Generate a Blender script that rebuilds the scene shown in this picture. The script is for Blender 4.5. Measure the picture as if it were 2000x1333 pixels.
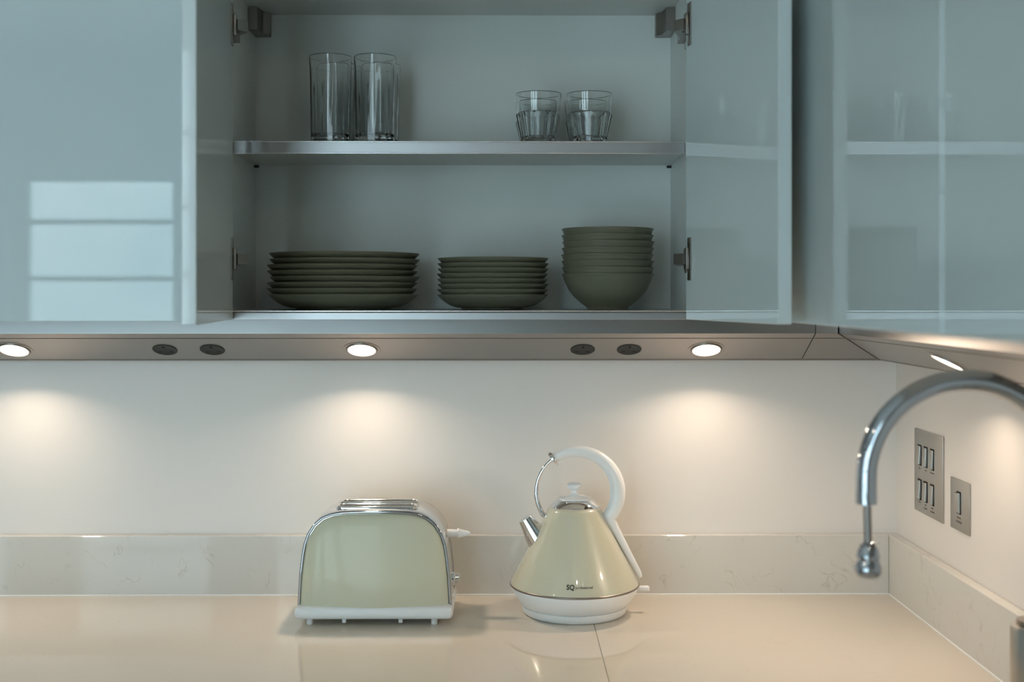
import bpy, bmesh, math, random
from mathutils import Vector, Matrix
random.seed(4)
scene = bpy.context.scene
for o in list(bpy.data.objects):
    bpy.data.objects.remove(o)
C = scene.collection
R = math.radians

# ------------------------------------------------------------------ camera
F = 2400.0                      # focal length in pixels of the 2000 px wide frame
VX, VY = 991.0, 580.0           # vanishing point of lines running to the back wall
EYE = 1.491
YAW = 0.5
cd = bpy.data.cameras.new('camera')
cd.sensor_width = 36.0
cd.lens = F / 2000.0 * 36.0
cd.shift_x = (1000.0 - (VX + F * math.tan(R(YAW)))) / 2000.0
cd.shift_y = -(666.5 - VY) / 2000.0
cd.clip_start = 0.02
cd.dof.use_dof = True
cd.dof.focus_distance = 2.22
cd.dof.aperture_fstop = 2.8
cam = bpy.data.objects.new('camera', cd)
C.objects.link(cam)
cam.location = (0, 0, EYE)
cam.rotation_euler = (R(90), 0, R(-YAW))
scene.camera = cam

def PX(px, Y): return (px - VX) * Y / F
def PZ(py, Y): return EYE - (py - VY) * Y / F

# ------------------------------------------------------------------ view, world and daylight
vs = scene.view_settings
vs.view_transform = 'Standard'
vs.look = 'None'
vs.gamma = 1.0
vs.use_curve_mapping = False
vs.exposure = 0.0
scene.cycles.transparent_max_bounces = 32
SKY = 6.7
world = bpy.data.worlds.new('daylight')
scene.world = world
world.use_nodes = True
wn = world.node_tree
wn.nodes.clear()
w_out = wn.nodes.new('ShaderNodeOutputWorld')
w_bg = wn.nodes.new('ShaderNodeBackground')
w_tc = wn.nodes.new('ShaderNodeTexCoord')
w_nz = wn.nodes.new('ShaderNodeTexNoise')
w_nz.inputs['Scale'].default_value = 9.0
w_nz.inputs['Detail'].default_value = 6.0
w_cr = wn.nodes.new('ShaderNodeValToRGB')
w_cr.color_ramp.elements[0].position = 0.35
w_cr.color_ramp.elements[0].color = (0.50, 0.69, 0.81, 1)
w_cr.color_ramp.elements[1].position = 0.65
w_cr.color_ramp.elements[1].color = (0.72, 0.905, 1.0, 1)
wn.links.new(w_tc.outputs['Generated'], w_nz.inputs['Vector'])
wn.links.new(w_nz.outputs['Fac'], w_cr.inputs['Fac'])
wn.links.new(w_cr.outputs['Color'], w_bg.inputs['Color'])
w_bg.inputs['Strength'].default_value = SKY
wn.links.new(w_bg.outputs['Background'], w_out.inputs['Surface'])

# window openings in the wall behind the photographer: x0, x1, z0, z1
REAR = -1.2
WINDOWS = [(-3.15, -2.39, 0.04, 2.06), (-2.16, -1.40, 0.04, 2.06), (-1.20, -0.50, 0.04, 2.46)]
for (x0, x1, z0, z1) in WINDOWS:                # portals guide the sky's light through the openings
    ld = bpy.data.lights.new('window_portal', 'AREA')
    ld.shape = 'RECTANGLE'
    ld.size = x1 - x0
    ld.size_y = z1 - z0
    ld.cycles.is_portal = True
    lo = bpy.data.objects.new('window_portal', ld)
    C.objects.link(lo)
    lo.location = ((x0 + x1) / 2, REAR - 0.13, (z0 + z1) / 2)
    lo.rotation_euler = (R(90), 0, 0)
    lo.rotation_euler = (R(90), 0, R(180))
    # -Z of the lamp must look into the room (+Y)

LAMP_W = 0.87                                    # watts of each under-cabinet downlight
FILL_W = 1.8                                    # watts of each added ceiling fill lamp
LAMP_COL = (1.0, 0.79, 0.60)

# ------------------------------------------------------------------ materials
MAT = {}
def mat(name, col, rough=0.5, metal=0.0, coat=0.0, spec=0.5, noise=None, bump=None, emit=None, aniso=0.0, coat_r=0.03):
    m = bpy.data.materials.new(name)
    m.use_nodes = True
    nt = m.node_tree
    b = nt.nodes['Principled BSDF']
    b.inputs['Base Color'].default_value = (*col, 1)
    b.inputs['Roughness'].default_value = rough
    b.inputs['Metallic'].default_value = metal
    b.inputs['Specular IOR Level'].default_value = spec
    b.inputs['Coat Weight'].default_value = coat
    b.inputs['Coat Roughness'].default_value = coat_r
    b.inputs['Anisotropic'].default_value = aniso
    b.inputs['Coat IOR'].default_value = 1.55
    tc = nt.nodes.new('ShaderNodeTexCoord')
    if noise:
        sc, amt, stretch = noise
        mp = nt.nodes.new('ShaderNodeMapping')
        mp.inputs['Scale'].default_value = stretch
        nz = nt.nodes.new('ShaderNodeTexNoise')
        nz.inputs['Scale'].default_value = sc
        nz.inputs['Detail'].default_value = 5
        mx = nt.nodes.new('ShaderNodeMixRGB')
        mx.inputs['Color1'].default_value = (*[max(0, c * (1 - amt)) for c in col], 1)
        mx.inputs['Color2'].default_value = (*[min(1, c * (1 + amt)) for c in col], 1)
        nt.links.new(tc.outputs['Object'], mp.inputs['Vector'])
        nt.links.new(mp.outputs['Vector'], nz.inputs['Vector'])
        nt.links.new(nz.outputs['Fac'], mx.inputs['Fac'])
        nt.links.new(mx.outputs['Color'], b.inputs['Base Color'])
    if bump:
        sc, st, stretch = bump
        mp = nt.nodes.new('ShaderNodeMapping')
        mp.inputs['Scale'].default_value = stretch
        nz = nt.nodes.new('ShaderNodeTexNoise')
        nz.inputs['Scale'].default_value = sc
        nz.inputs['Detail'].default_value = 3
        bp = nt.nodes.new('ShaderNodeBump')
        bp.inputs['Strength'].default_value = st
        bp.inputs['Distance'].default_value = 0.001
        nt.links.new(tc.outputs['Object'], mp.inputs['Vector'])
        nt.links.new(mp.outputs['Vector'], nz.inputs['Vector'])
        nt.links.new(nz.outputs['Fac'], bp.inputs['Height'])
        nt.links.new(bp.outputs['Normal'], b.inputs['Normal'])
    if emit:
        b.inputs['Emission Color'].default_value = (*emit[0], 1)
        b.inputs['Emission Strength'].default_value = emit[1]
    MAT[name] = m
    return m

def quartz(name, base, vein, amount, rough):
    m = mat(name, base, rough)
    nt = m.node_tree
    b = nt.nodes['Principled BSDF']
    tc = nt.nodes.new('ShaderNodeTexCoord')
    n1 = nt.nodes.new('ShaderNodeTexNoise')
    n1.inputs['Scale'].default_value = 11.0
    n1.inputs['Detail'].default_value = 8
    n1.inputs['Distortion'].default_value = 1.4
    n2 = nt.nodes.new('ShaderNodeTexNoise')
    n2.inputs['Scale'].default_value = 26
    n2.inputs['Detail'].default_value = 5
    cr = nt.nodes.new('ShaderNodeValToRGB')      # thin meandering veins where the noise crosses 0.5
    e = cr.color_ramp.elements
    e[0].position = 0.485; e[0].color = (0, 0, 0, 1)
    e[1].position = 0.515; e[1].color = (0, 0, 0, 1)
    k = e.new(0.5); k.color = (1, 1, 1, 1)
    c2 = nt.nodes.new('ShaderNodeValToRGB')
    c2.color_ramp.elements[0].position = 0.48
    c2.color_ramp.elements[1].position = 0.70
    mu = nt.nodes.new('ShaderNodeMath'); mu.operation = 'MULTIPLY'
    m2 = nt.nodes.new('ShaderNodeMath'); m2.operation = 'MULTIPLY'
    m2.inputs[1].default_value = amount
    mx = nt.nodes.new('ShaderNodeMixRGB')
    mx.inputs['Color1'].default_value = (*base, 1)
    mx.inputs['Color2'].default_value = (*vein, 1)
    L = nt.links.new
    L(tc.outputs['Object'], n1.inputs['Vector']); L(tc.outputs['Object'], n2.inputs['Vector'])
    L(n1.outputs['Fac'], cr.inputs['Fac']); L(n2.outputs['Fac'], c2.inputs['Fac'])
    L(cr.outputs['Color'], mu.inputs[0]); L(c2.outputs['Color'], mu.inputs[1])
    L(mu.outputs[0], m2.inputs[0]); L(m2.outputs[0], mx.inputs['Fac'])
    L(mx.outputs['Color'], b.inputs['Base Color'])
    return m

def clear(name, tint, rough=0.0):
    # thin clear glass: Fresnel mix of straight transmission and mirror reflection
    m = bpy.data.materials.new(name)
    m.use_nodes = True
    nt = m.node_tree
    nt.nodes.clear()
    out = nt.nodes.new('ShaderNodeOutputMaterial')
    lw = nt.nodes.new('ShaderNodeLayerWeight'); lw.inputs['Blend'].default_value = 0.5
    pw = nt.nodes.new('ShaderNodeMath'); pw.operation = 'POWER'; pw.inputs[1].default_value = 4.0
    fr = nt.nodes.new('ShaderNodeMath'); fr.operation = 'MULTIPLY_ADD'; fr.inputs[1].default_value = 0.75; fr.inputs[2].default_value = 0.04
    nt.links.new(lw.outputs['Facing'], pw.inputs[0]); nt.links.new(pw.outputs[0], fr.inputs[0])
    tr = nt.nodes.new('ShaderNodeBsdfTransparent'); tr.inputs['Color'].default_value = (*tint, 1)
    gl = nt.nodes.new('ShaderNodeBsdfGlossy'); gl.inputs['Roughness'].default_value = rough
    mx = nt.nodes.new('ShaderNodeMixShader')
    nt.links.new(fr.outputs[0], mx.inputs[0])
    nt.links.new(tr.outputs[0], mx.inputs[1])
    nt.links.new(gl.outputs[0], mx.inputs[2])
    nt.links.new(mx.outputs[0], out.inputs['Surface'])
    MAT[name] = m
    return m

mat('wall_paint', (0.82, 0.785, 0.75), 0.55, noise=(4, 0.015, (1, 1, 1)))
mat('room_paint', (0.66, 0.65, 0.64), 0.7, noise=(3, 0.02, (1, 1, 1)))
mat('ceiling_paint', (0.82, 0.82, 0.80), 0.8, noise=(3, 0.02, (1, 1, 1)))
mat('floor_wood', (0.26, 0.20, 0.15), 0.4, noise=(6, 0.25, (1, 8, 1)))
quartz('worktop_quartz', (0.70, 0.645, 0.56), (0.55, 0.47, 0.38), 0.22, 0.045)
quartz('upstand_quartz', (0.70, 0.685, 0.645), (0.42, 0.38, 0.34), 0.55, 0.035)
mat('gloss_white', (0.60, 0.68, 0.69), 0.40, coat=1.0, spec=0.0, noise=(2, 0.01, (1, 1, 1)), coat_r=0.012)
mat('door_edge', (0.66, 0.72, 0.73), 0.25, coat=0.6, noise=(2, 0.01, (1, 1, 1)))
mat('carcass_white', (0.70, 0.72, 0.69), 0.38, noise=(5, 0.02, (1, 1, 1)))
mat('bright_ridge', (0.88, 0.89, 0.90), 0.25, metal=1.0, noise=(30, 0.02, (0.3, 30, 30)))
mat('aluminium', (0.42, 0.42, 0.43), 0.34, metal=1.0, noise=(30, 0.03, (0.3, 30, 30)))
mat('lip_metal', (0.25, 0.25, 0.25), 0.36, metal=1.0, noise=(30, 0.03, (0.3, 30, 30)))
mat('strip_metal', (0.34, 0.32, 0.305), 0.30, metal=0.9, noise=(30, 0.03, (0.3, 30, 30)))
mat('brushed_steel', (0.50, 0.48, 0.45), 0.34, metal=1.0, noise=(40, 0.05, (1, 30, 1)), bump=(80, 0.05, (1, 40, 1)))
mat('dark_steel', (0.30, 0.27, 0.25), 0.32, metal=1.0, noise=(30, 0.08, (1, 1, 1)))
mat('hinge_nickel', (0.34, 0.32, 0.30), 0.3, metal=1.0, noise=(30, 0.06, (1, 1, 1)))
mat('trim_chrome', (0.40, 0.42, 0.45), 0.06, metal=1.0, noise=(8, 0.01, (1, 1, 1)))
mat('tap_chrome', (0.54, 0.56, 0.60), 0.035, metal=1.0, noise=(8, 0.01, (1, 1, 1)))
mat('chrome', (0.82, 0.83, 0.85), 0.05, metal=1.0, noise=(8, 0.01, (1, 1, 1)))
mat('toaster_enamel', (0.64, 0.62, 0.47), 0.35, coat=0.18, spec=0.3, noise=(6, 0.012, (1, 1, 1)), coat_r=0.03)
mat('cream_enamel', (0.64, 0.62, 0.47), 0.28, coat=1.0, noise=(6, 0.012, (1, 1, 1)), coat_r=0.03)
mat('white_plastic', (0.90, 0.92, 0.93), 0.30, noise=(6, 0.01, (1, 1, 1)))
mat('socket_black', (0.045, 0.047, 0.046), 0.6, spec=0.2, noise=(20, 0.1, (1, 1, 1)))
mat('hole_black', (0.004, 0.004, 0.004), 0.8, noise=(20, 0.1, (1, 1, 1)))
mat('print_black', (0.02, 0.02, 0.02), 0.5, noise=(20, 0.1, (1, 1, 1)))
mat('print_grey', (0.13, 0.12, 0.11), 0.5, noise=(20, 0.1, (1, 1, 1)))
mat('stoneware', (0.155, 0.148, 0.100), 0.36, noise=(14, 0.06, (1, 1, 1)))
mat('groove_dark', (0.10, 0.09, 0.08), 0.6, noise=(20, 0.1, (1, 1, 1)))
mat('lamp_lens', (1, 1, 1), 0.4, emit=((1.0, 0.90, 0.76), 9.0), noise=(9, 0.01, (1, 1, 1)))
mat('window_white', (0.78, 0.78, 0.76), 0.4, noise=(6, 0.02, (1, 1, 1)))
gm = bpy.data.materials.new('drinking_glass')
gm.use_nodes = True
gb = gm.node_tree.nodes['Principled BSDF']
gb.inputs['Base Color'].default_value = (0.985, 1.0, 0.995, 1)
gb.inputs['Roughness'].default_value = 0.0
gb.inputs['IOR'].default_value = 1.46
gb.inputs['Transmission Weight'].default_value = 1.0
MAT['drinking_glass'] = gm
clear('window_glass', (0.97, 0.99, 0.98))

# ------------------------------------------------------------------ mesh helpers
def b_box(bm, x0, x1, y0, y1, z0, z1, bev=0.0, seg=2):
    vs_ = [bm.verts.new((x, y, z)) for z in (z0, z1) for y in (y0, y1) for x in (x0, x1)]
    fs = [(0, 2, 3, 1), (4, 5, 7, 6), (0, 1, 5, 4), (2, 6, 7, 3), (0, 4, 6, 2), (1, 3, 7, 5)]
    faces = [bm.faces.new([vs_[i] for i in f]) for f in fs]
    if bev > 0:
        edges = list({e for f in faces for e in f.edges})
        bmesh.ops.bevel(bm, geom=edges, offset=bev, segments=seg, profile=0.5, affect='EDGES')
    return bm
def box(*a, **k): return b_box(bmesh.new(), *a, **k)

def b_lathe(bm, prof, seg=48, center=(0, 0, 0)):
    cx, cy, cz = center
    rings = []
    for (r, z) in prof:
        if r < 1e-6:
            rings.append([bm.verts.new((cx, cy, cz + z))])
        else:
            rings.append([bm.verts.new((cx + r * math.cos(2 * math.pi * i / seg), cy + r * math.sin(2 * math.pi * i / seg), cz + z)) for i in range(seg)])
    for a, b in zip(rings[:-1], rings[1:]):
        for i in range(seg):
            j = (i + 1) % seg
            if len(a) == 1 and len(b) == 1: continue
            if len(a) == 1: bm.faces.new((a[0], b[j], b[i]))
            elif len(b) == 1: bm.faces.new((a[i], a[j], b[0]))
            else: bm.faces.new((a[i], a[j], b[j], b[i]))
    return bm
def lathe(prof, seg=48, center=(0, 0, 0)): return b_lathe(bmesh.new(), prof, seg, center)

def b_tube(bm, pts, rad, seg=20, side=None, flat=1.0, caps=True, phase=0.0):
    # sweep an ellipse along pts; rad is a number or a list; the section is flattened along `side` by `flat`
    n = len(pts)
    pts = [Vector(p) for p in pts]
    rads = rad if isinstance(rad, (list, tuple)) else [rad] * n
    ref = Vector(side) if side is not None else None
    rings = []
    prev = None
    for i in range(n):
        t = (pts[min(i + 1, n - 1)] - pts[max(i - 1, 0)]).normalized()
        if ref is not None: u = (ref - t * ref.dot(t)).normalized()
        elif prev is None:
            a = Vector((0, 1, 0)) if abs(t.y) < 0.9 else Vector((1, 0, 0))
            u = (a - t * a.dot(t)).normalized()
        else: u = (prev - t * prev.dot(t)).normalized()
        prev = u
        v = t.cross(u)
        rings.append([bm.verts.new(pts[i] + u * (rads[i] * flat * math.cos(2 * math.pi * k / seg + phase)) + v * (rads[i] * math.sin(2 * math.pi * k / seg + phase))) for k in range(seg)])
    for a, b in zip(rings[:-1], rings[1:]):
        for k in range(seg):
            j = (k + 1) % seg
            bm.faces.new((a[k], a[j], b[j], b[k]))
    if caps:
        bm.faces.new(list(reversed(rings[0])))
        bm.faces.new(rings[-1])
    return bm
def tube(*a, **k): return b_tube(bmesh.new(), *a, **k)

def b_prism(bm, poly, axis, a0, a1, end0=None, end1=None):
    # extrude a polygon along an axis ('x' or 'y'); end functions may slant the ends
    def mk(p, a, fn):
        a = fn(p) if fn else a
        return (a, p[0], p[1]) if axis == 'x' else (p[0], a, p[1])
    A = [bm.verts.new(mk(p, a0, end0)) for p in poly]
    B = [bm.verts.new(mk(p, a1, end1)) for p in poly]
    n = len(poly)
    for i in range(n):
        j = (i + 1) % n
        bm.faces.new((A[i], A[j], B[j], B[i]))
    bm.faces.new(list(reversed(A)))
    bm.faces.new(B)
    return bm
def prism(*a, **k): return b_prism(bmesh.new(), *a, **k)

def obj(name, bm, m, parent=None, smooth=None, xf=None):
    """Link a bmesh given in world coordinates (or the parent's local ones if the root is marked local)."""
    if xf is not None: bmesh.ops.transform(bm, matrix=xf, verts=bm.verts)
    bmesh.ops.recalc_face_normals(bm, faces=bm.faces)
    if parent is not None and not parent.get('_local'):
        root = parent
        while root.parent: root = root.parent
        bmesh.ops.translate(bm, vec=-root.location, verts=bm.verts)
    me = bpy.data.meshes.new(name)
    bm.to_mesh(me)
    bm.free()
    me.materials.append(MAT[m])
    if smooth:
        for p in me.polygons: p.use_smooth = True
        me.set_sharp_from_angle(angle=R(smooth))
    o = bpy.data.objects.new(name, me)
    C.objects.link(o)
    if parent is not None:
        o.parent = parent
        if parent.get('_local'): o['_local'] = 1
    return o

def tag(o, label, cat, group=None):
    o['label'] = label
    o['category'] = cat
    if group: o['group'] = group
    return o

def thing(name, label, cat, loc=(0, 0, 0), group=None, local=False):
    o = bpy.data.objects.new(name, None)
    o.empty_display_size = 0.05
    C.objects.link(o)
    o.location = loc
    if local: o['_local'] = 1
    return tag(o, label, cat, group)

def struct(name, bm, m, parent=None):
    o = obj(name, bm, m, parent)
    if parent is None: o['kind'] = 'structure'
    return o

def dup(root, loc, label, rotz=0.0):
    r = root.copy()
    C.objects.link(r)
    r.location = loc
    r.rotation_euler = (0, 0, rotz)
    r['label'] = label
    for ch in root.children:
        c = ch.copy(); C.objects.link(c); c.parent = r
        for g in ch.children:
            d = g.copy(); C.objects.link(d); d.parent = c
    return r

def text_mesh(s, size, bold=0.0):
    cu = bpy.data.curves.new('lettering', 'FONT')
    cu.body = s
    cu.size = size
    cu.offset = bold
    cu.resolution_u = 3
    to = bpy.data.objects.new('lettering', cu)
    C.objects.link(to)
    dg = bpy.context.evaluated_depsgraph_get()
    me = bpy.data.meshes.new_from_object(to.evaluated_get(dg))
    bm = bmesh.new()
    bm.from_mesh(me)
    bpy.data.objects.remove(to)
    bpy.data.curves.remove(cu)
    bpy.data.meshes.remove(me)
    return bm

# ------------------------------------------------------------------ room shell
YB = 2.412            # back wall
XW = 0.765            # right wall
XL = -4.6             # left wall
CEIL = 2.55
TOP = 0.91            # worktop surface
struct('floor', box(XL - 0.1, XW + 0.1, REAR - 0.2, YB + 0.1, -0.05, 0), 'floor_wood')
struct('ceiling', box(XL - 0.1, XW + 0.1, REAR - 0.2, YB + 0.1, CEIL, CEIL + 0.05), 'ceiling_paint')
struct('wall_back', box(XL - 0.1, XW + 0.1, YB, YB + 0.1, 0, CEIL), 'wall_paint')
struct('wall_right', box(XW, XW + 0.1, REAR, YB, 0, CEIL), 'wall_paint')
struct('wall_left', box(XL - 0.1, XL, REAR, YB, 0, CEIL), 'room_paint')
bm = bmesh.new()      # the wall with the windows, pieced round its openings
xs = [XL - 0.1] + [v for w in WINDOWS for v in w[:2]] + [XW + 0.1]
for i in range(0, len(xs), 2): b_box(bm, xs[i], xs[i + 1], REAR - 0.2, REAR, 0, CEIL)
for (x0, x1, z0, z1) in WINDOWS:
    b_box(bm, x0, x1, REAR - 0.2, REAR, 0, z0)
    b_box(bm, x0, x1, REAR - 0.2, REAR, z1, CEIL)
struct('wall_rear', bm, 'room_paint')
for n, (x0, x1, z0, z1) in enumerate(WINDOWS):
    bm = bmesh.new()                                        # architrave round the opening
    b_box(bm, x0 - 0.09, x0, REAR, REAR + 0.025, z0 - 0.02, z1 + 0.09, 0.004)
    b_box(bm, x1, x1 + 0.09, REAR, REAR + 0.025, z0 - 0.02, z1 + 0.09, 0.004)
    b_box(bm, x0, x1, REAR, REAR + 0.025, z1, z1 + 0.09, 0.004)
    w = struct('window_%d' % (n + 1), bm, 'window_white')
    yy = REAR - 0.08
    bm = bmesh.new()                                        # full-height glazed leaf with horizontal bars
    b_box(bm, x0, x0 + 0.065, yy - 0.022, yy + 0.022, z0, z1)
    b_box(bm, x1 - 0.065, x1, yy - 0.022, yy + 0.022, z0, z1)
    b_box(bm, x0 + 0.065, x1 - 0.065, yy - 0.022, yy + 0.022, z0, z0 + 0.16)
    b_box(bm, x0 + 0.065, x1 - 0.065, yy - 0.022, yy + 0.022, z1 - 0.065, z1)
    rows = [z0 + 0.16, 0.54, 0.80, 1.06, 1.315, 1.57, 1.82] + ([2.09] if z1 > 2.2 else []) + [z1 - 0.065]
    for zr in rows[1:-1]: b_box(bm, x0 + 0.065, x1 - 0.065, yy - 0.016, yy + 0.016, zr - 0.012, zr + 0.012)
    sa = struct('leaf', bm, 'window_white', w)
    for za, zb in zip(rows[:-1], rows[1:]):
        struct('pane', box(x0 + 0.065, x1 - 0.065, yy - 0.002, yy + 0.002, za + 0.012, zb - 0.012), 'window_glass', sa)
    struct('threshold', box(x0, x1, REAR - 0.19, REAR, 0, z0 - 0.001), 'window_white', w)

# out-of-view ceiling lamps added as warm fill
mat('fill_lens_ceiling', (1, 1, 1), 0.4, emit=((1.0, 0.86, 0.68), 6.0), noise=(9, 0.01, (1, 1, 1)))
for (lx, ly, lab) in ((0.20, 0.25, 'added ceiling fill lamp beside the tap worktop'), (-1.70, 0.25, 'added ceiling fill lamp in front of the glazed doors')):
    cl = thing('ceiling_fill', lab, 'light', (lx, ly, CEIL), 'added ceiling fill lamps')
    obj('bezel', lathe([(0.040, -0.001), (0.042, -0.005), (0.050, -0.004), (0.052, -0.0005), (0.040, -0.0005), (0.040, -0.001)], 40, (lx, ly, CEIL)), 'aluminium', cl, smooth=50)
    obj('lens', lathe([(0, -0.003), (0.0395, -0.003), (0.0395, -0.0006), (0, -0.0006)], 36, (lx, ly, CEIL)), 'fill_lens_ceiling', cl)
    ld = bpy.data.lights.new('ceiling_fill_beam', 'AREA')
    ld.shape = 'DISK'; ld.size = 0.075; ld.energy = FILL_W; ld.color = LAMP_COL
    lo = bpy.data.objects.new('ceiling_fill_beam', ld); C.objects.link(lo)
    lo.parent = cl
    lo.location = (0, 0, -0.007)

# ------------------------------------------------------------------ worktops, upstands, base cabinets
XS = 0.1536           # joint between the two worktops
w1 = tag(obj('worktop', box(-3.0, XS - 0.0003, YB - 0.63, YB - 0.001, TOP - 0.03, TOP, 0.0008, 1), 'worktop_quartz'),
         'cream polished quartz worktop carrying the toaster', 'worktop')
w2 = tag(obj('worktop', box(XS + 0.0003, XW - 0.001, 0.25, YB - 0.001, TOP - 0.03, TOP, 0.0008, 1), 'worktop_quartz'),
         'cream polished quartz worktop under the chrome tap and light switches', 'worktop')
UH = 0.116
u1 = tag(obj('upstand', box(-3.0, XW - 0.0203, YB - 0.02, YB - 0.001, TOP + 0.0004, TOP + UH, 0.001, 1), 'upstand_quartz'),
    'veined stone upstand behind the toaster and kettle', 'upstand')
u2 = tag(obj('upstand', box(XW - 0.02, XW - 0.001, 0.25, YB - 0.001, TOP + 0.0004, TOP + UH, 0.001, 1), 'upstand_quartz'),
    'veined stone upstand below the light switches', 'upstand')
for (ux, b_) in ((u1, [(-3.0, YB - 0.0208, TOP + 0.0008), (XW - 0.022, YB - 0.0208, TOP + 0.0008)]), (u2, [(XW - 0.0208, 0.25, TOP + 0.0008), (XW - 0.0208, YB - 0.022, TOP + 0.0008)])):
    obj('sealant_bead', tube(b_, 0.0016, 8), 'white_plastic', ux, smooth=60)
def base_unit(x0, x1, y0, y1, face, label):
    t = thing('base_cabinet', label, 'cabinet', ((x0 + x1) / 2, (y0 + y1) / 2, 0), 'base cabinets under the worktops')
    if face == 'y':
        obj('body', box(x0 + .001, x1 - .001, y0 + 0.022, y1, 0.10, TOP - 0.0302), 'carcass_white', t)
        obj('plinth', box(x0 + .001, x1 - .001, y0 + 0.06, y0 + 0.08, 0, 0.10), 'aluminium', t)
        d = obj('door', box(x0 + 0.002, x1 - 0.002, y0, y0 + 0.02, 0.105, TOP - 0.036, 0.001, 1), 'gloss_white', t)
        obj('handle', box(x0 + 0.002, x1 - 0.002, y0 - 0.012, y0 - 0.0005, TOP - 0.060, TOP - 0.04, 0.002), 'aluminium', d)
    else:
        obj('body', box(x0 + 0.022, x1, y0 + .001, y1 - .001, 0.10, TOP - 0.0302), 'carcass_white', t)
        obj('plinth', box(x0 + 0.06, x0 + 0.08, y0 + .001, y1 - .001, 0, 0.10), 'aluminium', t)
        d = obj('door', box(x0, x0 + 0.02, y0 + 0.002, y1 - 0.002, 0.105, TOP - 0.036, 0.001, 1), 'gloss_white', t)
        obj('handle', box(x0 - 0.012, x0 - 0.0005, y0 + 0.002, y1 - 0.002, TOP - 0.060, TOP - 0.04, 0.002), 'aluminium', d)
for k in range(5):
    base_unit(-2.99 + 0.61 * k, -2.99 + 0.61 * (k + 1), YB - 0.6, YB - 0.002, 'y', 'gloss white base cabinet under the toaster worktop, %s from its free end' % ['first', 'second', 'third', 'fourth', 'fifth'][k])
for k in range(3):
    base_unit(XS + 0.03, XW - 0.002, 0.26 + 0.5 * k, 0.26 + 0.5 * (k + 1), 'x', 'gloss white base cabinet under the tap worktop, %s from its free end' % ['first', 'second', 'third'][k])

# ------------------------------------------------------------------ open wall cabinet
YF = 2.09                     # carcass front
YK = 2.39                     # interior back
CX0, CX1 = -0.489, 0.3177     # interior sides
ZBOT = EYE - 0.0235           # interior floor
ZUND = EYE - 0.0392           # underside
ZTOP = EYE + 0.5477           # interior ceiling
T = 0.018
cab = thing('wall_cabinet', 'open wall cabinet holding glasses, plates and bowls', 'cabinet', ((CX0 + CX1) / 2, (YF + YB) / 2, ZUND))
obj('side_panel', box(CX0 - T, CX0, YF, YB - 0.001, ZUND, ZTOP + T), 'carcass_white', cab)
obj('side_panel', box(CX1, CX1 + T, YF, YB - 0.001, ZUND, ZTOP + T), 'carcass_white', cab)
obj('top_panel', box(CX0, CX1, YF, YB - 0.001, ZTOP, ZTOP + T), 'carcass_white', cab)
bp = obj('bottom_panel', box(CX0, CX1, YF + 0.003, YB - 0.001, ZUND, ZBOT - 0.0004), 'carcass_white', cab)
e = obj('edge_trim', box(CX0, CX1, YF, YF + 0.003, ZUND, ZBOT - 0.0036, 0.0006, 1), 'aluminium', bp)
obj('edge_lip', box(CX0, CX1, YF - 0.0005, YF + 0.003, ZBOT - 0.0020, ZBOT, 0.0006, 1), 'bright_ridge', bp)
obj('edge_groove', box(CX0, CX1, YF + 0.001, YF + 0.003, ZBOT - 0.0036, ZBOT - 0.0020), 'groove_dark', bp)
obj('back_panel', box(CX0, CX1, YK, YB - 0.001, ZBOT, ZTOP), 'carcass_white', cab)
YS = 2.192                    # shelf front
ZS = PZ(276, YS)
ZS0 = PZ(301, YS)
sh = obj('shelf', box(CX0 + 0.001, CX1 - 0.001, YS + 0.004, YK - 0.001, ZS0 + 0.001, ZS), 'carcass_white', cab)
bm = bmesh.new()
b_box(bm, CX0 + 0.001, CX1 - 0.001, YS + 0.001, YS + 0.004, ZS0 + 0.001, ZS - 0.001)
b_box(bm, CX0 + 0.001, CX1 - 0.001, YS + 0.002, YS + 0.008, ZS - 0.001, ZS + 0.0006)
obj('edge_trim', bm, 'aluminium', sh, smooth=40)
for zr in (ZS - 0.0010, ZS0 + 0.0012):
    obj('trim_ridge', tube([(CX0 + 0.001, YS + 0.0014, zr), (CX1 - 0.001, YS + 0.0014, zr)], 0.0014, 12), 'bright_ridge', sh, smooth=60)
for sx in (-1, 1):
    xx = CX0 if sx < 0 else CX1
    for yy in (YK - 0.012,):
        obj('shelf_pin', tube([(xx, yy, ZS0 - 0.003), (xx - sx * 0.009, yy, ZS0 - 0.003)], 0.0026, 10), 'socket_black', cab)
    # hanging bracket cover in the top corner
    x_in = xx - sx * 0.0175
    bm = bmesh.new()
    zt, zb = ZTOP - 0.001, EYE + 0.504
    yf = 2.318
    if sx < 0: poly = [(xx, yf), (x_in, yf), (x_in + 0.003, YK - 0.03), (xx + 0.031, YK - 0.022), (xx + 0.031, YK), (xx, YK)]
    else: poly = [(xx, yf), (xx, YK), (xx - 0.031, YK), (xx - 0.031, YK - 0.022), (x_in - 0.003, YK - 0.03), (x_in, yf)]
    a = [bm.verts.new((p[0], p[1], zb)) for p in poly]
    b = [bm.verts.new((p[0], p[1], zt)) for p in poly]
    for i in range(6):
        j = (i + 1) % 6
        bm.faces.new((a[i], a[j], b[j], b[i]))
    bm.faces.new(list(reversed(a))); bm.faces.new(b)
    bmesh.ops.bevel(bm, geom=list(bm.edges), offset=0.0012, segments=2, affect='EDGES')
    obj('hanging_bracket', bm, 'dark_steel', cab, smooth=40)

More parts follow.
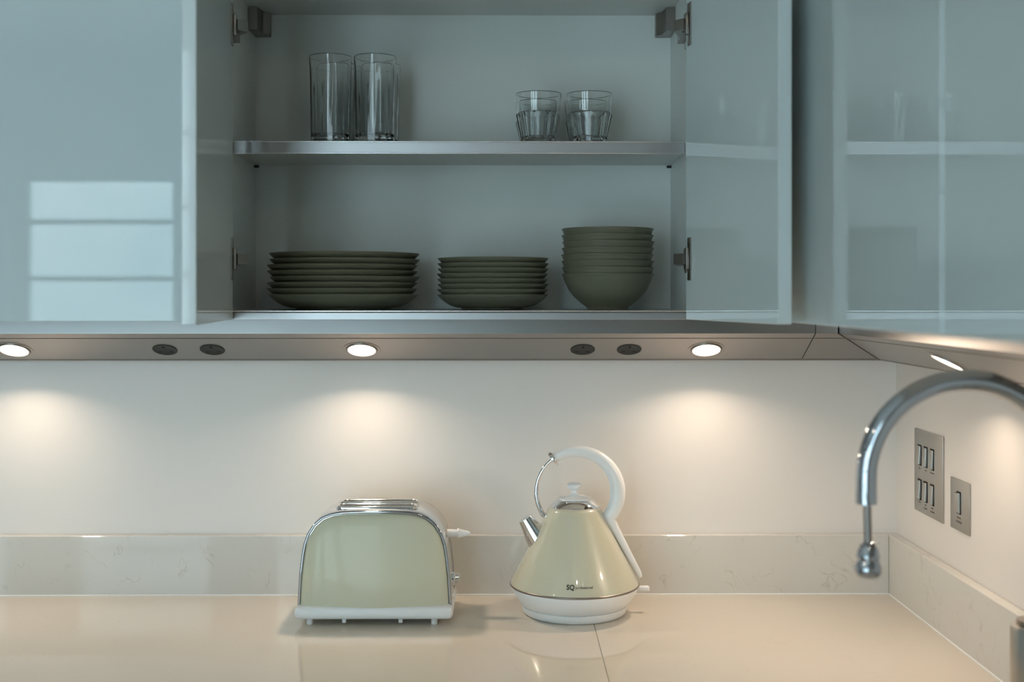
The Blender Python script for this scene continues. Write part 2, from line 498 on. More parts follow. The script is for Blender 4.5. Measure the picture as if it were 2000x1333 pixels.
DZ0, DZ1 = EYE - 0.0385, EYE + 0.57
def open_door(hx, hy, nx, ny, side, hinge_rows, label):
    """A door leaf whose inner face runs from the hinge end to the near end; side = where its thickness lies."""
    d = Vector((nx - hx, ny - hy, 0)); w = d.length; d.normalize()
    out = Vector((side * abs(d.y), -side * abs(d.y) * 0, 0))
    nrm = Vector((-d.y, d.x, 0))
    if nrm.x * side < 0: nrm = -nrm                     # towards the outer face
    M = Matrix(((d.x, nrm.x, 0, hx), (d.y, nrm.y, 0, hy), (0, 0, 1, 0), (0, 0, 0, 1)))
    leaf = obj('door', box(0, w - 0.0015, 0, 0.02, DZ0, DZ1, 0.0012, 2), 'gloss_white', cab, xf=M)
    leaf['label'] = label
    obj('edge_trim', box(w - 0.0014, w, 0.0005, 0.0195, DZ0 + 0.0005, DZ1, 0.0006, 1), 'door_edge', leaf, xf=M)
    for zc in hinge_rows:
        bm = bmesh.new()                               # cup flange on the leaf
        b_box(bm, 0.012, 0.028, -0.0022, -0.0001, zc - 0.036, zc + 0.036, 0.0009, 2)
        b_box(bm, 0.010, 0.024, -0.0085, -0.0022, zc - 0.019, zc + 0.019, 0.003, 2)
        bmesh.ops.transform(bm, matrix=M, verts=bm.verts)
        # arm bridging to the carcass side, and its mounting plate
        sx = CX0 if side < 0 else CX1
        s = -side
        p0 = M @ Vector((0.016, -0.006, zc))
        b_tube(bm, [p0, (p0.x + s * 0.012, p0.y + 0.012, zc), (sx + s * 0.012, YF + 0.035, zc), (sx + s * 0.010, YF + 0.085, zc)], 0.0095, 4, side=(0, 0, 1), flat=1.35, phase=math.pi / 4)
        b_box(bm, min(sx, sx + s * 0.006), max(sx, sx + s * 0.006), YF + 0.035, YF + 0.075, zc - 0.022, zc + 0.022, 0.002)
        obj('hinge', bm, 'hinge_nickel', leaf, smooth=35)
    return leaf
hz = (EYE + 0.4575, EYE + 0.0635)
open_door(-0.465, 2.086, -0.4217, 1.67, -1, hz, 'gloss white door standing open beside the plates')
open_door(0.302, 2.076, 0.3760, 1.70, 1, hz, 'gloss white door standing open beside the bowls')

# closed neighbour
c2 = thing('wall_cabinet', 'closed wall cabinet with gloss door mirroring the window', 'cabinet', (-0.82, (YF + YB) / 2, ZUND))
obj('body', box(-1.13, CX0 - T - 0.001, YF, YB - 0.001, ZUND, ZTOP + T), 'carcass_white', c2)
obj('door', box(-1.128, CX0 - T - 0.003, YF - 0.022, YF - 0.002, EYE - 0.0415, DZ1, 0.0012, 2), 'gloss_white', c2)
c3 = thing('wall_cabinet', 'closed wall cabinet at the far end of the row, away from the corner', 'cabinet', (-1.44, (YF + YB) / 2, ZUND))
obj('body', box(-1.75, -1.131, YF, YB - 0.001, ZUND, ZTOP + T), 'carcass_white', c3)
obj('door', box(-1.748, -1.133, YF - 0.022, YF - 0.002, EYE - 0.0415, DZ1, 0.0012, 2), 'gloss_white', c3)

# wall cabinet on the right wall, its gloss doors facing the room
XR = 0.424
c4 = thing('wall_cabinet', 'wall cabinet with gloss doors above the chrome tap', 'cabinet', ((XR + XW) / 2, 1.2, ZUND))
obj('body', box(XR + 0.022, XW - 0.001, 0.56, YB - 0.001, ZUND, ZTOP + T), 'carcass_white', c4)
obj('corner_filler', box(CX1 + T + 0.001, XR + 0.0215, YF + 0.01, YF + 0.028, ZUND, ZTOP + T), 'carcass_white', c4)
obj('filler_panel', box(XR + 0.002, XR + 0.0215, 1.832, YF + 0.009, DZ0, DZ1), 'gloss_white', c4)
YJ = XR * F / (1842 - VX)
def right_door(y0, y1, ang):
    M = Matrix.Translation((XR, y1, 0)) @ Matrix.Rotation(R(ang), 4, 'Z')
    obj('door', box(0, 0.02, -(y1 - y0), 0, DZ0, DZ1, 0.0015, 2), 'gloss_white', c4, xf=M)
right_door(YJ + 0.0015, 1.83, 0.0)
right_door(0.58, YJ - 0.0015, 0.0)

# ------------------------------------------------------------------ light strip under the cabinets
DT, DB = 0.1545, 0.0436         # distance of the upper and lower edge of the slanted face from the wall
HT, HB = EYE - 0.0677, EYE - 0.1233
HU = ZUND - 0.0004
def strip_poly(wall):           # (depth coordinate, height), wall = coordinate of the wall
    return [(wall - DT, HU), (wall - DT, HT), (wall - DB, HB), (wall - DB + 0.006, HB), (wall - DB + 0.006, HU)]
XSEAM = PX(1594, YB - DT)
def mitre_x(off): return lambda p: XW - (YB - p[0]) - off
def mitre_y(off): return lambda p: YB - (XW - p[0]) - off
def groove_line(t, axis, a0, a1):
    # fine joint line along the slanted face
    d = DT + (DB - DT) * t; h = HT + (HB - HT) * t
    n = (-0.448, -0.894)
    return d, h
st1 = thing('light_strip', 'long metal light strip with sockets above the toaster and kettle', 'light strip', (-0.6, YB - 0.1, HB))
obj('front_lip', box(-1.75, XSEAM - 0.0008, YB - DT - 0.0012, YB - DT - 0.0001, HT + 0.0006, HU), 'lip_metal', st1)
body1 = obj('housing', prism(strip_poly(YB), 'x', -1.75, XSEAM - 0.0009), 'strip_metal', st1)
st2 = thing('light_strip', 'short blank metal corner piece joining the two light strips', 'light strip', (0.62, YB - 0.1, HB))
obj('housing', prism(strip_poly(YB), 'x', XSEAM + 0.0009, 0, end1=mitre_x(0.0022)), 'strip_metal', st2)
st3 = thing('light_strip', 'metal light strip running above the light switches', 'light strip', (XW - 0.1, 1.2, HB))
obj('housing', prism(strip_poly(XW), 'y', 0.56, 0, end1=mitre_y(0.0022)), 'strip_metal', st3)
def strip_rule(parent, t, axis, a0, a1):
    d = DT + (DB - DT) * t; h = HT + (HB - HT) * t
    e1 = Vector((DT - DB, HB - HT)).normalized() * 0.0009        # along the slope: (towards wall, down)
    nn = Vector((-0.4475, -0.8943)) * 0.00035
    def q(wall):
        c = Vector((wall - d, h))
        return [tuple(c - e1 - nn), tuple(c + e1 - nn), tuple(c + e1 + nn), tuple(c - e1 + nn)]
    if axis == 'x': obj('joint_line', prism(q(YB), 'x', a0, a1), 'groove_dark', parent)
    else: obj('joint_line', prism(q(XW), 'y', a0, a1), 'groove_dark', parent)
for t in (0.17, 0.95):
    strip_rule(st1, t, 'x', -1.75, XSEAM - 0.002)
    d = DT + (DB - DT) * t
    strip_rule(st2, t, 'x', XSEAM + 0.002, XW - d - 0.004)
    strip_rule(st3, t, 'y', 0.56, YB - d - 0.004)

TL = 0.575
def strip_frame(wall_axis, along):
    """Matrix whose Z is the outward normal of the slanted face, X runs along the strip."""
    d = DT + (DB - DT) * TL; h = HT + (HB - HT) * TL
    if wall_axis == 'y':
        nz = Vector((0, -(HT - HB), -(DT - DB))).normalized()
        ux = Vector((1, 0, 0)); o = Vector((along, YB - d, h))
    else:
        nz = Vector((-(HT - HB), 0, -(DT - DB))).normalized()
        ux = Vector((0, -1, 0)); o = Vector((XW - d, along, h))
    uy = nz.cross(ux)
    return Matrix(((ux.x, uy.x, nz.x, o.x), (ux.y, uy.y, nz.y, o.y), (ux.z, uy.z, nz.z, o.z), (0, 0, 0, 1)))

def downlight(wall_axis, along, label):
    M = strip_frame(wall_axis, along)
    t = thing('downlight', label, 'light', tuple(M.translation), 'round downlights in the light strips')
    obj('bezel', lathe([(0.0262, 0.0002), (0.0262, 0.0026), (0.0275, 0.0032), (0.0292, 0.0026), (0.0300, 0.0004), (0.0262, 0.0002)], 48), 'dark_steel', t, smooth=50, xf=M)
    obj('flange', lathe([(0.0302, 0.0001), (0.0302, 0.0007), (0.0338, 0.0009), (0.0350, 0.0005), (0.0350, 0.0001), (0.0302, 0.0001)], 48), 'strip_metal', t, smooth=50, xf=M)
    obj('lens', lathe([(0, 0.0020), (0.022, 0.0018), (0.0260, 0.0008), (0.0260, 0.0002), (0, 0.0002)], 40), 'lamp_lens', t, smooth=60, xf=M)
    ld = bpy.data.lights.new('downlight_beam', 'AREA')
    ld.shape = 'DISK'
    ld.size = 0.034
    ld.energy = LAMP_W
    ld.color = LAMP_COL
    ld.spread = R(154)
    lo = bpy.data.objects.new('downlight_beam', ld)
    C.objects.link(lo)
    lo.parent = t
    lo.matrix_parent_inverse = Matrix.Identity(4)
    flip = M @ Matrix.Translation((0, 0, 0.0042)) @ Matrix.Rotation(math.pi, 4, 'X')
    flip.translation = flip.translation - M.translation
    lo.matrix_basis = flip
    return t
YL = YB - (DT + (DB - DT) * TL)
downlight('y', PX(31, YL), 'round downlight in the strip beside the sockets, farthest from the kettle')
downlight('y', PX(707, YL), 'round downlight in the strip directly above the toaster')
downlight('y', PX(1380, YL), 'round downlight in the strip between the kettle sockets and the corner')
downlight('x', (XW - (DT + (DB - DT) * TL)) * F / (1855 - VX), 'round downlight in the strip above the light switches')

def pin_socket(along, label):
    M = strip_frame('y', along)
    t = thing('power_socket', label, 'socket', tuple(M.translation), 'round sockets in the light strip')
    obj('face', lathe([(0, 0.0010), (0.0212, 0.0010), (0.0222, 0.0016), (0.0232, 0.0010), (0.0232, 0.0001), (0, 0.0001)], 40), 'socket_black', t, smooth=40, xf=M)
    # three pin holes: earth uppermost (towards the room), live and neutral below
    for (u, v, w_, h_) in ((0, 1, 0.0022, 0.0045), (-0.0105, -1, 0.0035, 0.0022), (0.0105, -1, 0.0035, 0.0022)):
        up = M.to_3x3() @ Vector((0, 1, 0))
        s = 1 if up.z > 0 else -1
        c = s * v * (0.0125 if v > 0 else 0.0085)
        obj('pin_hole', box(u - w_, u + w_, c - h_, c + h_, 0.0008, 0.0013), 'hole_black', t, xf=M)
    return t
pin_socket(PX(324, YL), 'black round three-pin socket, the one of its pair farther from the toaster')
pin_socket(PX(416, YL), 'black round three-pin socket, the one of its pair nearer the toaster')
pin_socket(PX(1138, YL), 'black round three-pin socket straight above the kettle')
pin_socket(PX(1229, YL), 'black round three-pin socket between the kettle socket and the corner downlight')

# ------------------------------------------------------------------ crockery
def plate_profile(R_, foot, h, gap):
    """Coupe plate whose inside floor lies one stacking gap above its foot."""
    out = [(0, 0.0022), (foot - 0.004, 0.0022), (foot - 0.003, 0.0), (foot, 0.0), (foot + 0.001, 0.003)]
    n, a = 10, R(28)
    cur = []
    for i in range(1, n + 1):
        t = i / n
        cur.append((foot + 0.001 + (R_ - foot - 0.001) * math.sin(t * a) / math.sin(a), 0.003 + (h - 0.003) * (1 - math.cos(t * a)) / (1 - math.cos(a)), t))
    out += [(r, z) for r, z, t in cur]
    out += [(R_ + 0.0004, h + 0.0010), (R_ - 0.0006, h + 0.0016)]
    for r, z, t in reversed(cur[:-1]):
        th = (gap - 0.0038) * (1 - t) + 0.0020 * t
        out.append((r - 0.0012 * t, z + th))
    out += [(foot, gap - 0.0003), (0, gap - 0.0003)]
    return out
ORD = ['bottom', 'second from bottom', 'third from bottom', 'fourth from bottom', 'fourth from top', 'third from top', 'second from top', 'topmost']
def stack(name, prof, X, Y, gap, labels, cat, group, jig):
    first = None
    for k in range(8):
        dx, dy = (random.uniform(-jig, jig), random.uniform(-jig * .3, jig * .3)) if k else (0, 0)
        loc = (X + dx, Y + dy, ZBOT + 0.0003 + gap * k)
        if first is None:
            first = obj(name, lathe(prof, 72), 'stoneware', smooth=50)
            first.location = loc
            tag(first, labels % ORD[k], cat, group)
        else: dup(first, loc, labels % ORD[k], random.uniform(0, 6))
YP = 2.247
stack('dinner_plate', plate_profile(0.1355, 0.086, 0.0265, 0.01055), PX(672, YP), YP, 0.01055, 'large olive green dinner plate, %s of its stack', 'plate', 'stack of large plates', 0.0030)
stack('side_plate', plate_profile(0.1010, 0.056, 0.0262, 0.0094), PX(962, YP), YP, 0.0094, 'small olive green side plate, %s of its stack', 'plate', 'stack of small plates', 0.0015)
bo = [(0, 0.002), (0.034, 0.002), (0.035, 0), (0.0375, 0), (0.0385, 0.004), (0.050, 0.0125), (0.062, 0.0235), (0.072, 0.0365), (0.0785, 0.050), (0.0815, 0.0590), (0.0822, 0.0612), (0.0840, 0.0634), (0.0841, 0.0647),
      (0.0830, 0.0652), (0.0820, 0.0640), (0.0774, 0.051), (0.0702, 0.0385), (0.060, 0.0270), (0.048, 0.0175), (0.039, 0.0114), (0.030, 0.0112), (0, 0.0112)]
stack('bowl', bo, PX(1187, YP), YP, 0.01175, 'olive green stoneware bowl, %s of its stack', 'bowl', 'stack of bowls', 0.0010)

# ------------------------------------------------------------------ drinking glasses
def faceted(prof_out, prof_in, seg_out, seg):
    bm = bmesh.new()
    b_lathe(bm, prof_out, seg_out)
    return bm
def glass_mesh(outer, inner, facets, depth, seg=60):
    """Outer wall with shallow flutes between given heights (r, z, fluted), round inner wall."""
    bm = bmesh.new()
    rings = []
    for (r, z, fl) in outer + [(r, z, 0) for (r, z) in inner]:
        if r < 1e-6: rings.append([bm.verts.new((0, 0, z))]); continue
        ring = []
        for i in range(seg):
            a = 2 * math.pi * i / seg
            ph = (a * facets / (2 * math.pi)) % 1.0 - 0.5
            k = math.cos(math.pi / facets) / math.cos(ph * 2 * math.pi / facets)
            rr = r * (1 + fl * depth * (k - 1))
            ring.append(bm.verts.new((rr * math.cos(a), rr * math.sin(a), z)))
        rings.append(ring)
    for a, b in zip(rings[:-1], rings[1:]):
        for i in range(seg):
            j = (i + 1) % seg
            if len(a) == 1: bm.faces.new((a[0], b[j], b[i]))
            elif len(b) == 1: bm.faces.new((a[i], a[j], b[0]))
            else: bm.faces.new((a[i], a[j], b[j], b[i]))
    return bm
tall = glass_mesh([(0, 0.0, 0), (0.0335, 0.0, 1), (0.0352, 0.0015, 1), (0.0360, 0.02, 1), (0.0378, 0.135, 1), (0.0384, 0.146, 0), (0.0388, 0.1565, 0)],
                  [(0.0382, 0.1575), (0.0374, 0.1565), (0.0368, 0.146), (0.0355, 0.08), (0.0338, 0.016), (0.030, 0.0115), (0, 0.0105)], 12, 0.8)
short = glass_mesh([(0, 0, 0), (0.0295, 0, 1), (0.0310, 0.0015, 1), (0.0335, 0.018, 1), (0.0402, 0.047, 1), (0.0412, 0.0515, 1), (0.0405, 0.0545, 0.6), (0.0380, 0.0570, 0), (0.0382, 0.060, 0), (0.0405, 0.075, 0), (0.0425, 0.0905, 0)],
                   [(0.0419, 0.0915), (0.0411, 0.0905), (0.0390, 0.075), (0.0368, 0.057), (0.0345, 0.045), (0.0290, 0.013), (0.025, 0.0095), (0, 0.009)], 10, 1.3)
def glasses(name, bm, cols, rows, labels, group, rz, jit):
    first = None
    for yi, y in enumerate(rows):
        for xi, x in enumerate(cols):
            lab = labels[yi * 2 + xi]
            if first is None:
                first = obj(name, bm, 'drinking_glass', smooth=22)
                first.location = (x, y, ZS + 0.0008); first.rotation_euler = (0, 0, rz)
                tag(first, lab, 'glass', group)
            else: dup(first, (x, y, ZS + 0.0008), lab, rz + random.uniform(-jit, jit))
glasses('highball_glass', tall, [PX(646, 2.236), PX(733, 2.236)], [2.236, 2.318],
        ['tall clear glass in the front row, farther from the short tumblers', 'tall clear glass in the front row, nearer the short tumblers',
         'tall clear glass in the back row, farther from the short tumblers', 'tall clear glass in the back row, nearer the short tumblers'], 'tall glasses on the shelf', R(14), 0.01)
glasses('tumbler', short, [PX(1052, 2.242), PX(1151.5, 2.242)], [2.242, 2.334],
        ['short fluted tumbler in the front row, nearer the tall glasses', 'short fluted tumbler in the front row, farther from the tall glasses',
         'short fluted tumbler in the back row, nearer the tall glasses', 'short fluted tumbler in the back row, farther from the tall glasses'], 'short tumblers on the shelf', 0.1, 0.3)

# ------------------------------------------------------------------ toaster
TX = -0.2362
TY0, TY1 = 2.192, 2.312          # chrome wrap, front and back
to = thing('toaster', 'cream and chrome two-slice toaster on a white base', 'toaster', (TX, 2.245, TOP))
half = [(0.1370, 0.0290), (0.1362, 0.0500), (0.1340, 0.0850), (0.1300, 0.1200), (0.1262, 0.1420), (0.1200, 0.1600), (0.1095, 0.1765), (0.0950, 0.1890), (0.0790, 0.1955), (0.0600, 0.1985), (0.0300, 0.1998)]
def shell(s, dz=0.0):
    """Toaster outline scaled about its base line."""
    L = [(TX - x * s, TOP + 0.029 + (z - 0.029) * s + dz) for (x, z) in half]
    return L + [(TX, TOP + 0.029 + (0.2 - 0.029) * s + dz)] + [(TX + x * s, TOP + 0.029 + (z - 0.029) * s + dz) for (x, z) in reversed(half)]
def loft(sections, close=True):
    bm = bmesh.new()
    rings = [[bm.verts.new((p[0], y, p[1])) for p in pts] for (y, pts) in sections]
    n = len(rings[0])
    for a, b in zip(rings[:-1], rings[1:]):
        for i in range(n):
            j = (i + 1) % n
            bm.faces.new((a[i], a[j], b[j], b[i]))
    if close:
        bm.faces.new(rings[0]); bm.faces.new(list(reversed(rings[-1])))
    return bm
obj('wrap', loft([(TY0, shell(0.985)), (TY0 + 0.004, shell(1.0)), (TY1 - 0.004, shell(1.0)), (TY1, shell(0.985))]), 'brushed_steel' if False else 'chrome', to, smooth=40)
for (y, s) in ((TY0, -1), (TY1, 1)):
    secs = [(y + s * 0.0240 * math.sqrt(max(0, 1 - (q / 0.965) ** 2.0)) , shell(q)) for q in (0.965, 0.963, 0.957, 0.945, 0.925, 0.895, 0.85, 0.79, 0.71, 0.61, 0.5, 0.36, 0.2, 0.06)]
    obj('side_shell', loft(secs), 'toaster_enamel', to, smooth=60)
    pts = [Vector((p[0], y + s * 0.001, p[1])) for p in shell(0.983)]
    obj('chrome_trim', tube(pts, 0.0028, 10), 'trim_chrome', to, smooth=60)
for k, yc in enumerate((TY0 + 0.036, TY1 - 0.036)):     # the two bread slots with raised chrome rims
    bm = bmesh.new()
    zt = TOP + 0.1975
    L_, W_ = 0.072, 0.014
    path = []
    for i in range(49):
        a = 2 * math.pi * i / 48
        cx = L_ - W_ if math.cos(a) >= 0 else -(L_ - W_)
        path.append((TX + cx + W_ * math.cos(a), yc + W_ * math.sin(a), zt + 0.003))
    b_tube(bm, path, 0.0034, 10, side=(0, 0, 1), flat=1.1, caps=False)
    rim = obj('slot_rim', bm, 'chrome', to, smooth=60)
    bm = bmesh.new()
    vsl = [bm.verts.new((p[0], p[1], zt + 0.0045)) for p in path[:-1]]
    bm.faces.new(vsl)
    r = bmesh.ops.extrude_face_region(bm, geom=list(bm.faces))
    bmesh.ops.translate(bm, vec=(0, 0, -0.002), verts=[v for v in r['geom'] if isinstance(v, bmesh.types.BMVert)])
    obj('slot', bm, 'hole_black', rim)
bm = bmesh.new()
b_box(bm, TX - 0.1400, TX + 0.1400, 2.164, 2.338, TOP + 0.0112, TOP + 0.0335, 0.009, 4)
obj('base', bm, 'white_plastic', to, smooth=40)
for fx in (-0.1140, 0.1065):
    for fy in (2.182, 2.315):
        obj('foot', lathe([(0, 0), (0.0052, 0), (0.0058, 0.001), (0.0058, 0.014), (0, 0.014)], 16, (TX + fx, fy, TOP + 0.0002)), 'white_plastic', to, smooth=40)
for fx in (-0.0525, 0.0470):
    obj('vent_tab', box(TX + fx - 0.0035, TX + fx + 0.0035, 2.174, 2.182, TOP + 0.0040, TOP + 0.014, 0.0008), 'white_plastic', to)
ye = 2.25
xr = TX + 0.128
lv = obj('lever', lathe([(0, 0), (0.0075, 0), (0.0072, 0.006), (0.0066, 0.018), (0.0085, 0.0185), (0.0088, 0.021), (0.0078, 0.0225), (0.0046, 0.036), (0.003, 0.041), (0, 0.042)], 20), 'white_plastic', to, smooth=40,
         xf=Matrix.Translation((TX + 0.1262, ye, TOP + 0.148)) @ Matrix.Rotation(R(90), 4, 'Y'))
kb = obj('knob', lathe([(0, 0), (0.012, 0), (0.012, 0.004), (0.009, 0.006), (0.0085, 0.013), (0.007, 0.0145), (0, 0.015)], 24), 'chrome', to, smooth=40,
         xf=Matrix.Translation((TX + 0.1345, ye, TOP + 0.065)) @ Matrix.Rotation(R(90), 4, 'Y'))

# ------------------------------------------------------------------ kettle
KX, KY = 0.1235, 2.262
ke = thing('kettle', 'cream pyramid kettle with chrome spout and looped white handle', 'kettle', (KX, KY, TOP))
KC = (KX, KY, TOP)
pb = obj('power_base', lathe([(0, 0.0003), (0.0900, 0.0003), (0.0940, 0.003), (0.0965, 0.0085), (0.0982, 0.0155), (0.0970, 0.0165), (0, 0.0165)], 72, KC), 'white_plastic', ke, smooth=40)
obj('switch_tab', box(KX + 0.113, KX + 0.138, KY - 0.006, KY + 0.006, TOP + 0.0385, TOP + 0.0480, 0.003, 3), 'white_plastic', ke, smooth=40)
obj('skirt', lathe([(0, 0.0170), (0.0970, 0.0170), (0.0995, 0.0185), (0.1075, 0.0300), (0.1145, 0.0420), (0.1172, 0.0495), (0.1172, 0.0515), (0, 0.0515)], 72, KC), 'white_plastic', ke, smooth=40)
cone = [(0.1180, 0.0545), (0.1160, 0.0595), (0.0948, 0.1006), (0.0710, 0.1440), (0.0560, 0.1740), (0.0495, 0.1890), (0.0462, 0.1935)]
obj('ring', lathe([(0.1150, 0.0510), (0.1180, 0.0512), (0.1192, 0.0525), (0.1192, 0.0538), (0.1180, 0.0550), (0.1150, 0.0550), (0.1150, 0.0510)], 72, KC), 'dark_steel', ke, smooth=60)
kb_ = obj('body', lathe([(0, 0.0540), (0.1165, 0.0540)] + cone + [(0.0440, 0.1945), (0, 0.1945)], 96, KC), 'cream_enamel', ke, smooth=30)
lid = obj('lid', lathe([(0.0, 0.1940), (0.0450, 0.1940), (0.0455, 0.1960), (0.0425, 0.2000), (0.0350, 0.2062), (0.0295, 0.2098), (0.0, 0.2105)], 64, KC), 'chrome', ke, smooth=40)
obj('lid_knob', lathe([(0, 0.2075), (0.0300, 0.2085), (0.0300, 0.2110), (0.0220, 0.2135), (0.0095, 0.2160), (0.0060, 0.2200), (0.0060, 0.2245), (0.0105, 0.2280), (0.0138, 0.2320), (0.0138, 0.2355), (0.0105, 0.2385), (0.0050, 0.2400), (0, 0.2402)], 40, KC), 'white_plastic', lid, smooth=40)
HXc, HZc, HR = PX(1127, KY), PZ(962, KY), 0.0750
def arc(a0, a1, n, rr=HR): return [(HXc + rr * math.cos(R(a0 + (a1 - a0) * i / n)), KY, HZc + rr * math.sin(R(a0 + (a1 - a0) * i / n))) for i in range(n + 1)]
pts = arc(124, -38, 30)
rad = [0.0088 + 0.0052 * min(1, (i / 22.0)) for i in range(31)]
tail = [(KX + 0.0655, 0.168, 0.0105), (KX + 0.0760, 0.150, 0.0082), (KX + 0.0985, 0.108, 0.0066), (KX + 0.1180, 0.0715, 0.0058), (KX + 0.1212, 0.0640, 0.0040)]
pts += [(x, KY, TOP + z) for (x, z, r) in tail]; rad += [r for (x, z, r) in tail]
hd = obj('handle', tube(pts, rad, 20, side=(0, 1, 0), flat=0.95), 'white_plastic', ke, smooth=60)
pts = arc(128, 213, 24)
pts.append((KX - 0.0520, KY, TOP + 0.176))
obj('handle_rod', tube(pts, [0.0036 + 0.0012 * i / 25 for i in range(26)], 14, side=(0, 1, 0)), 'chrome', ke, smooth=60)
p = arc(123.0, 128.5, 4)
obj('handle_collar', tube(p, [0.0138, 0.0150, 0.0150, 0.0146, 0.0070], 20, side=(0, 1, 0)), 'chrome', ke, smooth=40)
A = Vector((PX(1052, KY), KY, PZ(1053, KY))); B = Vector((PX(1026, KY), KY, PZ(1013, KY)))
d = (B - A).normalized()
bm = tube([A - d * 0.012, A, B, B - d * 0.001, A + d * 0.01], [0.0255, 0.0228, 0.0136, 0.0122, 0.0120], 32, side=(0, 1, 0))
sp = obj('spout', bm, 'chrome', ke, smooth=40)
obj('spout_mouth', tube([B - d * 0.006, B - d * 0.003], 0.0125, 24, side=(0, 1, 0)), 'hole_black', sp)
def on_cone(bm, ang0, z0, off=0.0004):
    for v in bm.verts:
        z = z0 + v.co.y
        for (ra, za), (rb, zb) in zip(cone[:-1], cone[1:]):
            if za <= z <= zb:
                r = ra + (rb - ra) * (z - za) / (zb - za); break
        a = ang0 + v.co.x / r
        v.co = Vector((KX + (r + off) * math.cos(a), KY + (r + off) * math.sin(a), TOP + z))
    return bm
z0 = 0.0675
x_left = PX(1106, KY - 0.11) - KX
a0 = -math.pi / 2 + x_left / 0.112
obj('lettering', on_cone(text_mesh('SQ', 0.0112, 0.0003), a0, z0), 'print_black', kb_)
obj('lettering', on_cone(text_mesh('professional', 0.0064, 0.0001), a0 + 0.0160 / 0.112, z0 + 0.0012), 'print_grey', kb_)

# ------------------------------------------------------------------ switches on the right wall
def rocker(parent, yc, zc, tilt):
    obj('rocker_frame', box(XW - 0.0036, XW - 0.0030, yc - 0.0095, yc + 0.0095, zc - 0.0190, zc + 0.0190), 'hole_black', parent)
    M = Matrix.Translation((XW - 0.0048, yc, zc)) @ Matrix.Rotation(R(tilt), 4, 'Y')
    obj('rocker', box(-0.0022, 0.0022, -0.0078, 0.0078, -0.0170, 0.0170, 0.0008), 'brushed_steel', parent, xf=M)
def word_marks(parent, yc, zc, size, text):
    # tiny engraved caption under a rocker
    bm = text_mesh(text, size)
    xs_ = [v.co.x for v in bm.verts]
    mid = (min(xs_) + max(xs_)) / 2
    for v in bm.verts: v.co = Vector((XW - 0.0033, yc - (v.co.x - mid), zc + v.co.y))
    obj('caption', bm, 'print_grey', parent)
def y_at(px): return XW * F / (px - VX)
y0, y1 = y_at(1847), y_at(1791)
sw = thing('switch_plate', 'brushed steel switch plate with six rockers in two rows', 'light switch', (XW, (y0 + y1) / 2, EYE - 0.398))
obj('plate', box(XW - 0.003, XW - 0.0002, y0, y1, EYE - 0.398, EYE - 0.2457, 0.0012, 2), 'brushed_steel', sw, smooth=40)
cols = [y_at(1801.5), y_at(1813.5), y_at(1826.5)]
for (h, rows) in ((-0.2925, (-0.3180, None)), (-0.3560, (-0.3815, None))):
    for y in cols: rocker(sw, y, EYE + h, 4)
y0, y1 = y_at(1899.5), y_at(1862)
s1 = thing('switch_plate', 'small brushed steel switch plate with a single rocker', 'light switch', (XW, (y0 + y1) / 2, EYE - 0.396))
obj('plate', box(XW - 0.003, XW - 0.0002, y0, y1, EYE - 0.396, EYE - 0.309, 0.0012, 2), 'brushed_steel', s1, smooth=40)
rocker(s1, y_at(1879), EYE - 0.3480, -4)
# captions too small and blurred to read: short dark engraved dashes of the same length
def dash(parent, yc, zc, w, h=0.0026):
    obj('caption', box(XW - 0.0034, XW - 0.0029, yc - w / 2, yc + w / 2, zc - h / 2, zc + h / 2), 'print_grey', parent)
for y, w in zip(cols, (0.007, 0.008, 0.020)): dash(sw, y, EYE - 0.3170, w, 0.002)
dash(sw, cols[0], EYE - 0.3795, 0.009, 0.002)
for y, wa, wb in ((cols[1], 0.007, 0.015), (cols[2], 0.011, 0.018)):
    dash(sw, y, EYE - 0.3800, wa, 0.002); dash(sw, y, EYE - 0.3865, wb, 0.0022)
dash(s1, y_at(1879), EYE - 0.3735, 0.017, 0.0026); dash(s1, y_at(1879), EYE - 0.3805, 0.025, 0.0034)

# ------------------------------------------------------------------ tap
YT = 1.45
ax, az, ar = PX(1888, YT), PZ(937, YT), 194 * YT / F
tap = thing('kitchen_tap', 'tall chrome swan-neck tap with a pull-down spray', 'tap', (ax + ar, YT, TOP))
pts = [(ax + ar, YT, TOP + 0.004), (ax + ar, YT, az - 0.1), (ax + ar, YT, az)]
pts += [(ax + ar * math.cos(R(a)), YT, az + ar * math.sin(R(a))) for a in range(5, 180, 5)]
pts += [(ax - ar, YT, az), (ax - ar, YT, PZ(985, YT))]
obj('spout', tube(pts, 0.0127, 28, side=(0, 1, 0)), 'tap_chrome', tap, smooth=50)
obj('column', lathe([(0, 0), (0.029, 0), (0.029, 0.006), (0.0235, 0.009), (0.0235, 0.125), (0.0215, 0.130), (0, 0.130)], 36, (ax + ar, YT, TOP + 0.0002)), 'tap_chrome', tap, smooth=40)
sxp, szp = ax - ar + 0.002, PZ(1128, YT)
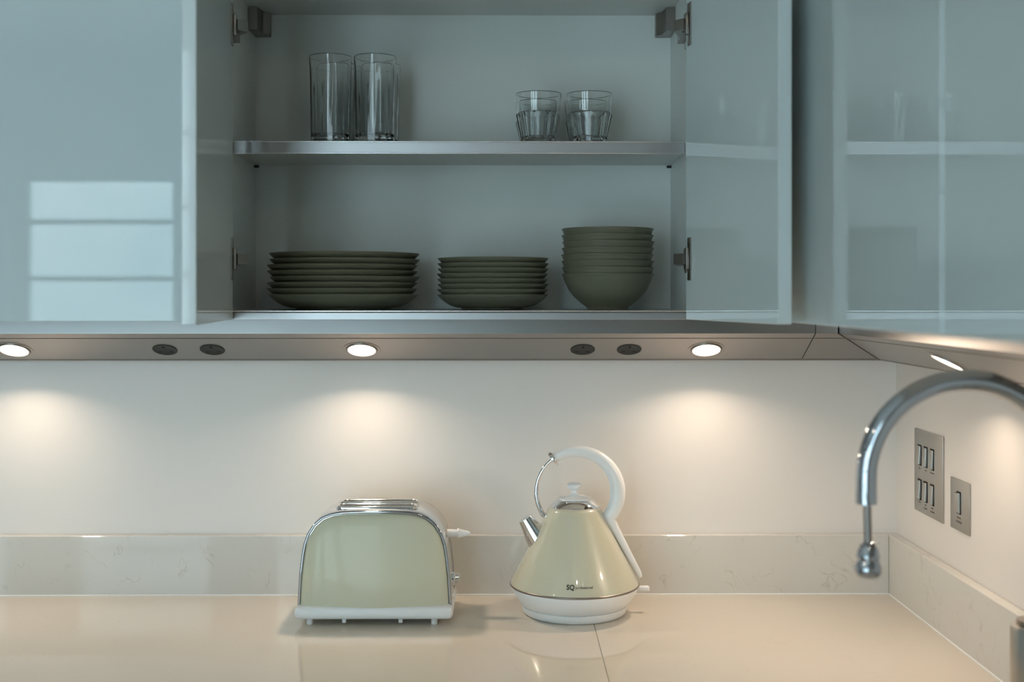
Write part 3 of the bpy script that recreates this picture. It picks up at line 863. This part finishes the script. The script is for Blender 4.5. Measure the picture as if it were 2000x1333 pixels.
obj('spray_rod', tube([(ax - ar + 0.0008, YT, PZ(980, YT)), (sxp, YT, szp + 0.034)], 0.0046, 16), 'dark_steel', tap, smooth=50)
obj('spray_head', lathe([(0, 0), (0.0125, 0), (0.0150, 0.003), (0.0168, 0.0085), (0.0165, 0.0125), (0.0135, 0.0175), (0.0128, 0.0205), (0.0142, 0.0225), (0.0142, 0.0260), (0.0128, 0.0280), (0.0122, 0.0330), (0.0085, 0.0385), (0.0050, 0.0410), (0, 0.0412)], 32, (sxp, YT, szp)), 'tap_chrome', tap, smooth=40)
obj('lever', tube([(ax + ar, YT - 0.024, TOP + 0.10), (ax + ar, YT - 0.05, TOP + 0.104), (ax + ar, YT - 0.10, TOP + 0.112)], [0.009, 0.006, 0.005], 14), 'tap_chrome', tap, smooth=40)

# soap dispenser at the upstand
YD = 1.62
rd = 0.030
xd = PX(1979, YD) + rd
zd = PZ(1224, YD) - TOP
sd = thing('soap_dispenser', 'grey metal soap dispenser standing by the stone upstand', 'dispenser', (xd, YD, TOP))
obj('bottle', lathe([(0, 0.0003), (rd - 0.001, 0.0003), (rd, 0.0015), (rd, zd - 0.006), (rd - 0.002, zd - 0.001), (rd - 0.008, zd), (0, zd)], 40, (xd, YD, TOP)), 'brushed_steel', sd, smooth=40)
obj('pump_collar', lathe([(0, zd - 0.0005), (0.022, zd - 0.0005), (0.022, zd + 0.007), (0.010, zd + 0.009), (0.010, zd + 0.016), (0, zd + 0.016)], 28, (xd, YD, TOP)), 'dark_steel', sd, smooth=40)
bm = tube([(xd, YD, TOP + zd + 0.014), (xd, YD, TOP + zd + 0.036)], 0.004, 14)
b_tube(bm, [(xd + 0.006, YD, TOP + zd + 0.040), (xd - 0.004, YD, TOP + zd + 0.041), (xd + 0.0, YD - 0.030, TOP + zd + 0.040), (xd + 0.0, YD - 0.042, TOP + zd + 0.034)], [0.006, 0.007, 0.005, 0.004], 14)
obj('pump', bm, 'chrome', sd, smooth=40)

for o in bpy.data.objects:
    if '_local' in o: del o['_local']
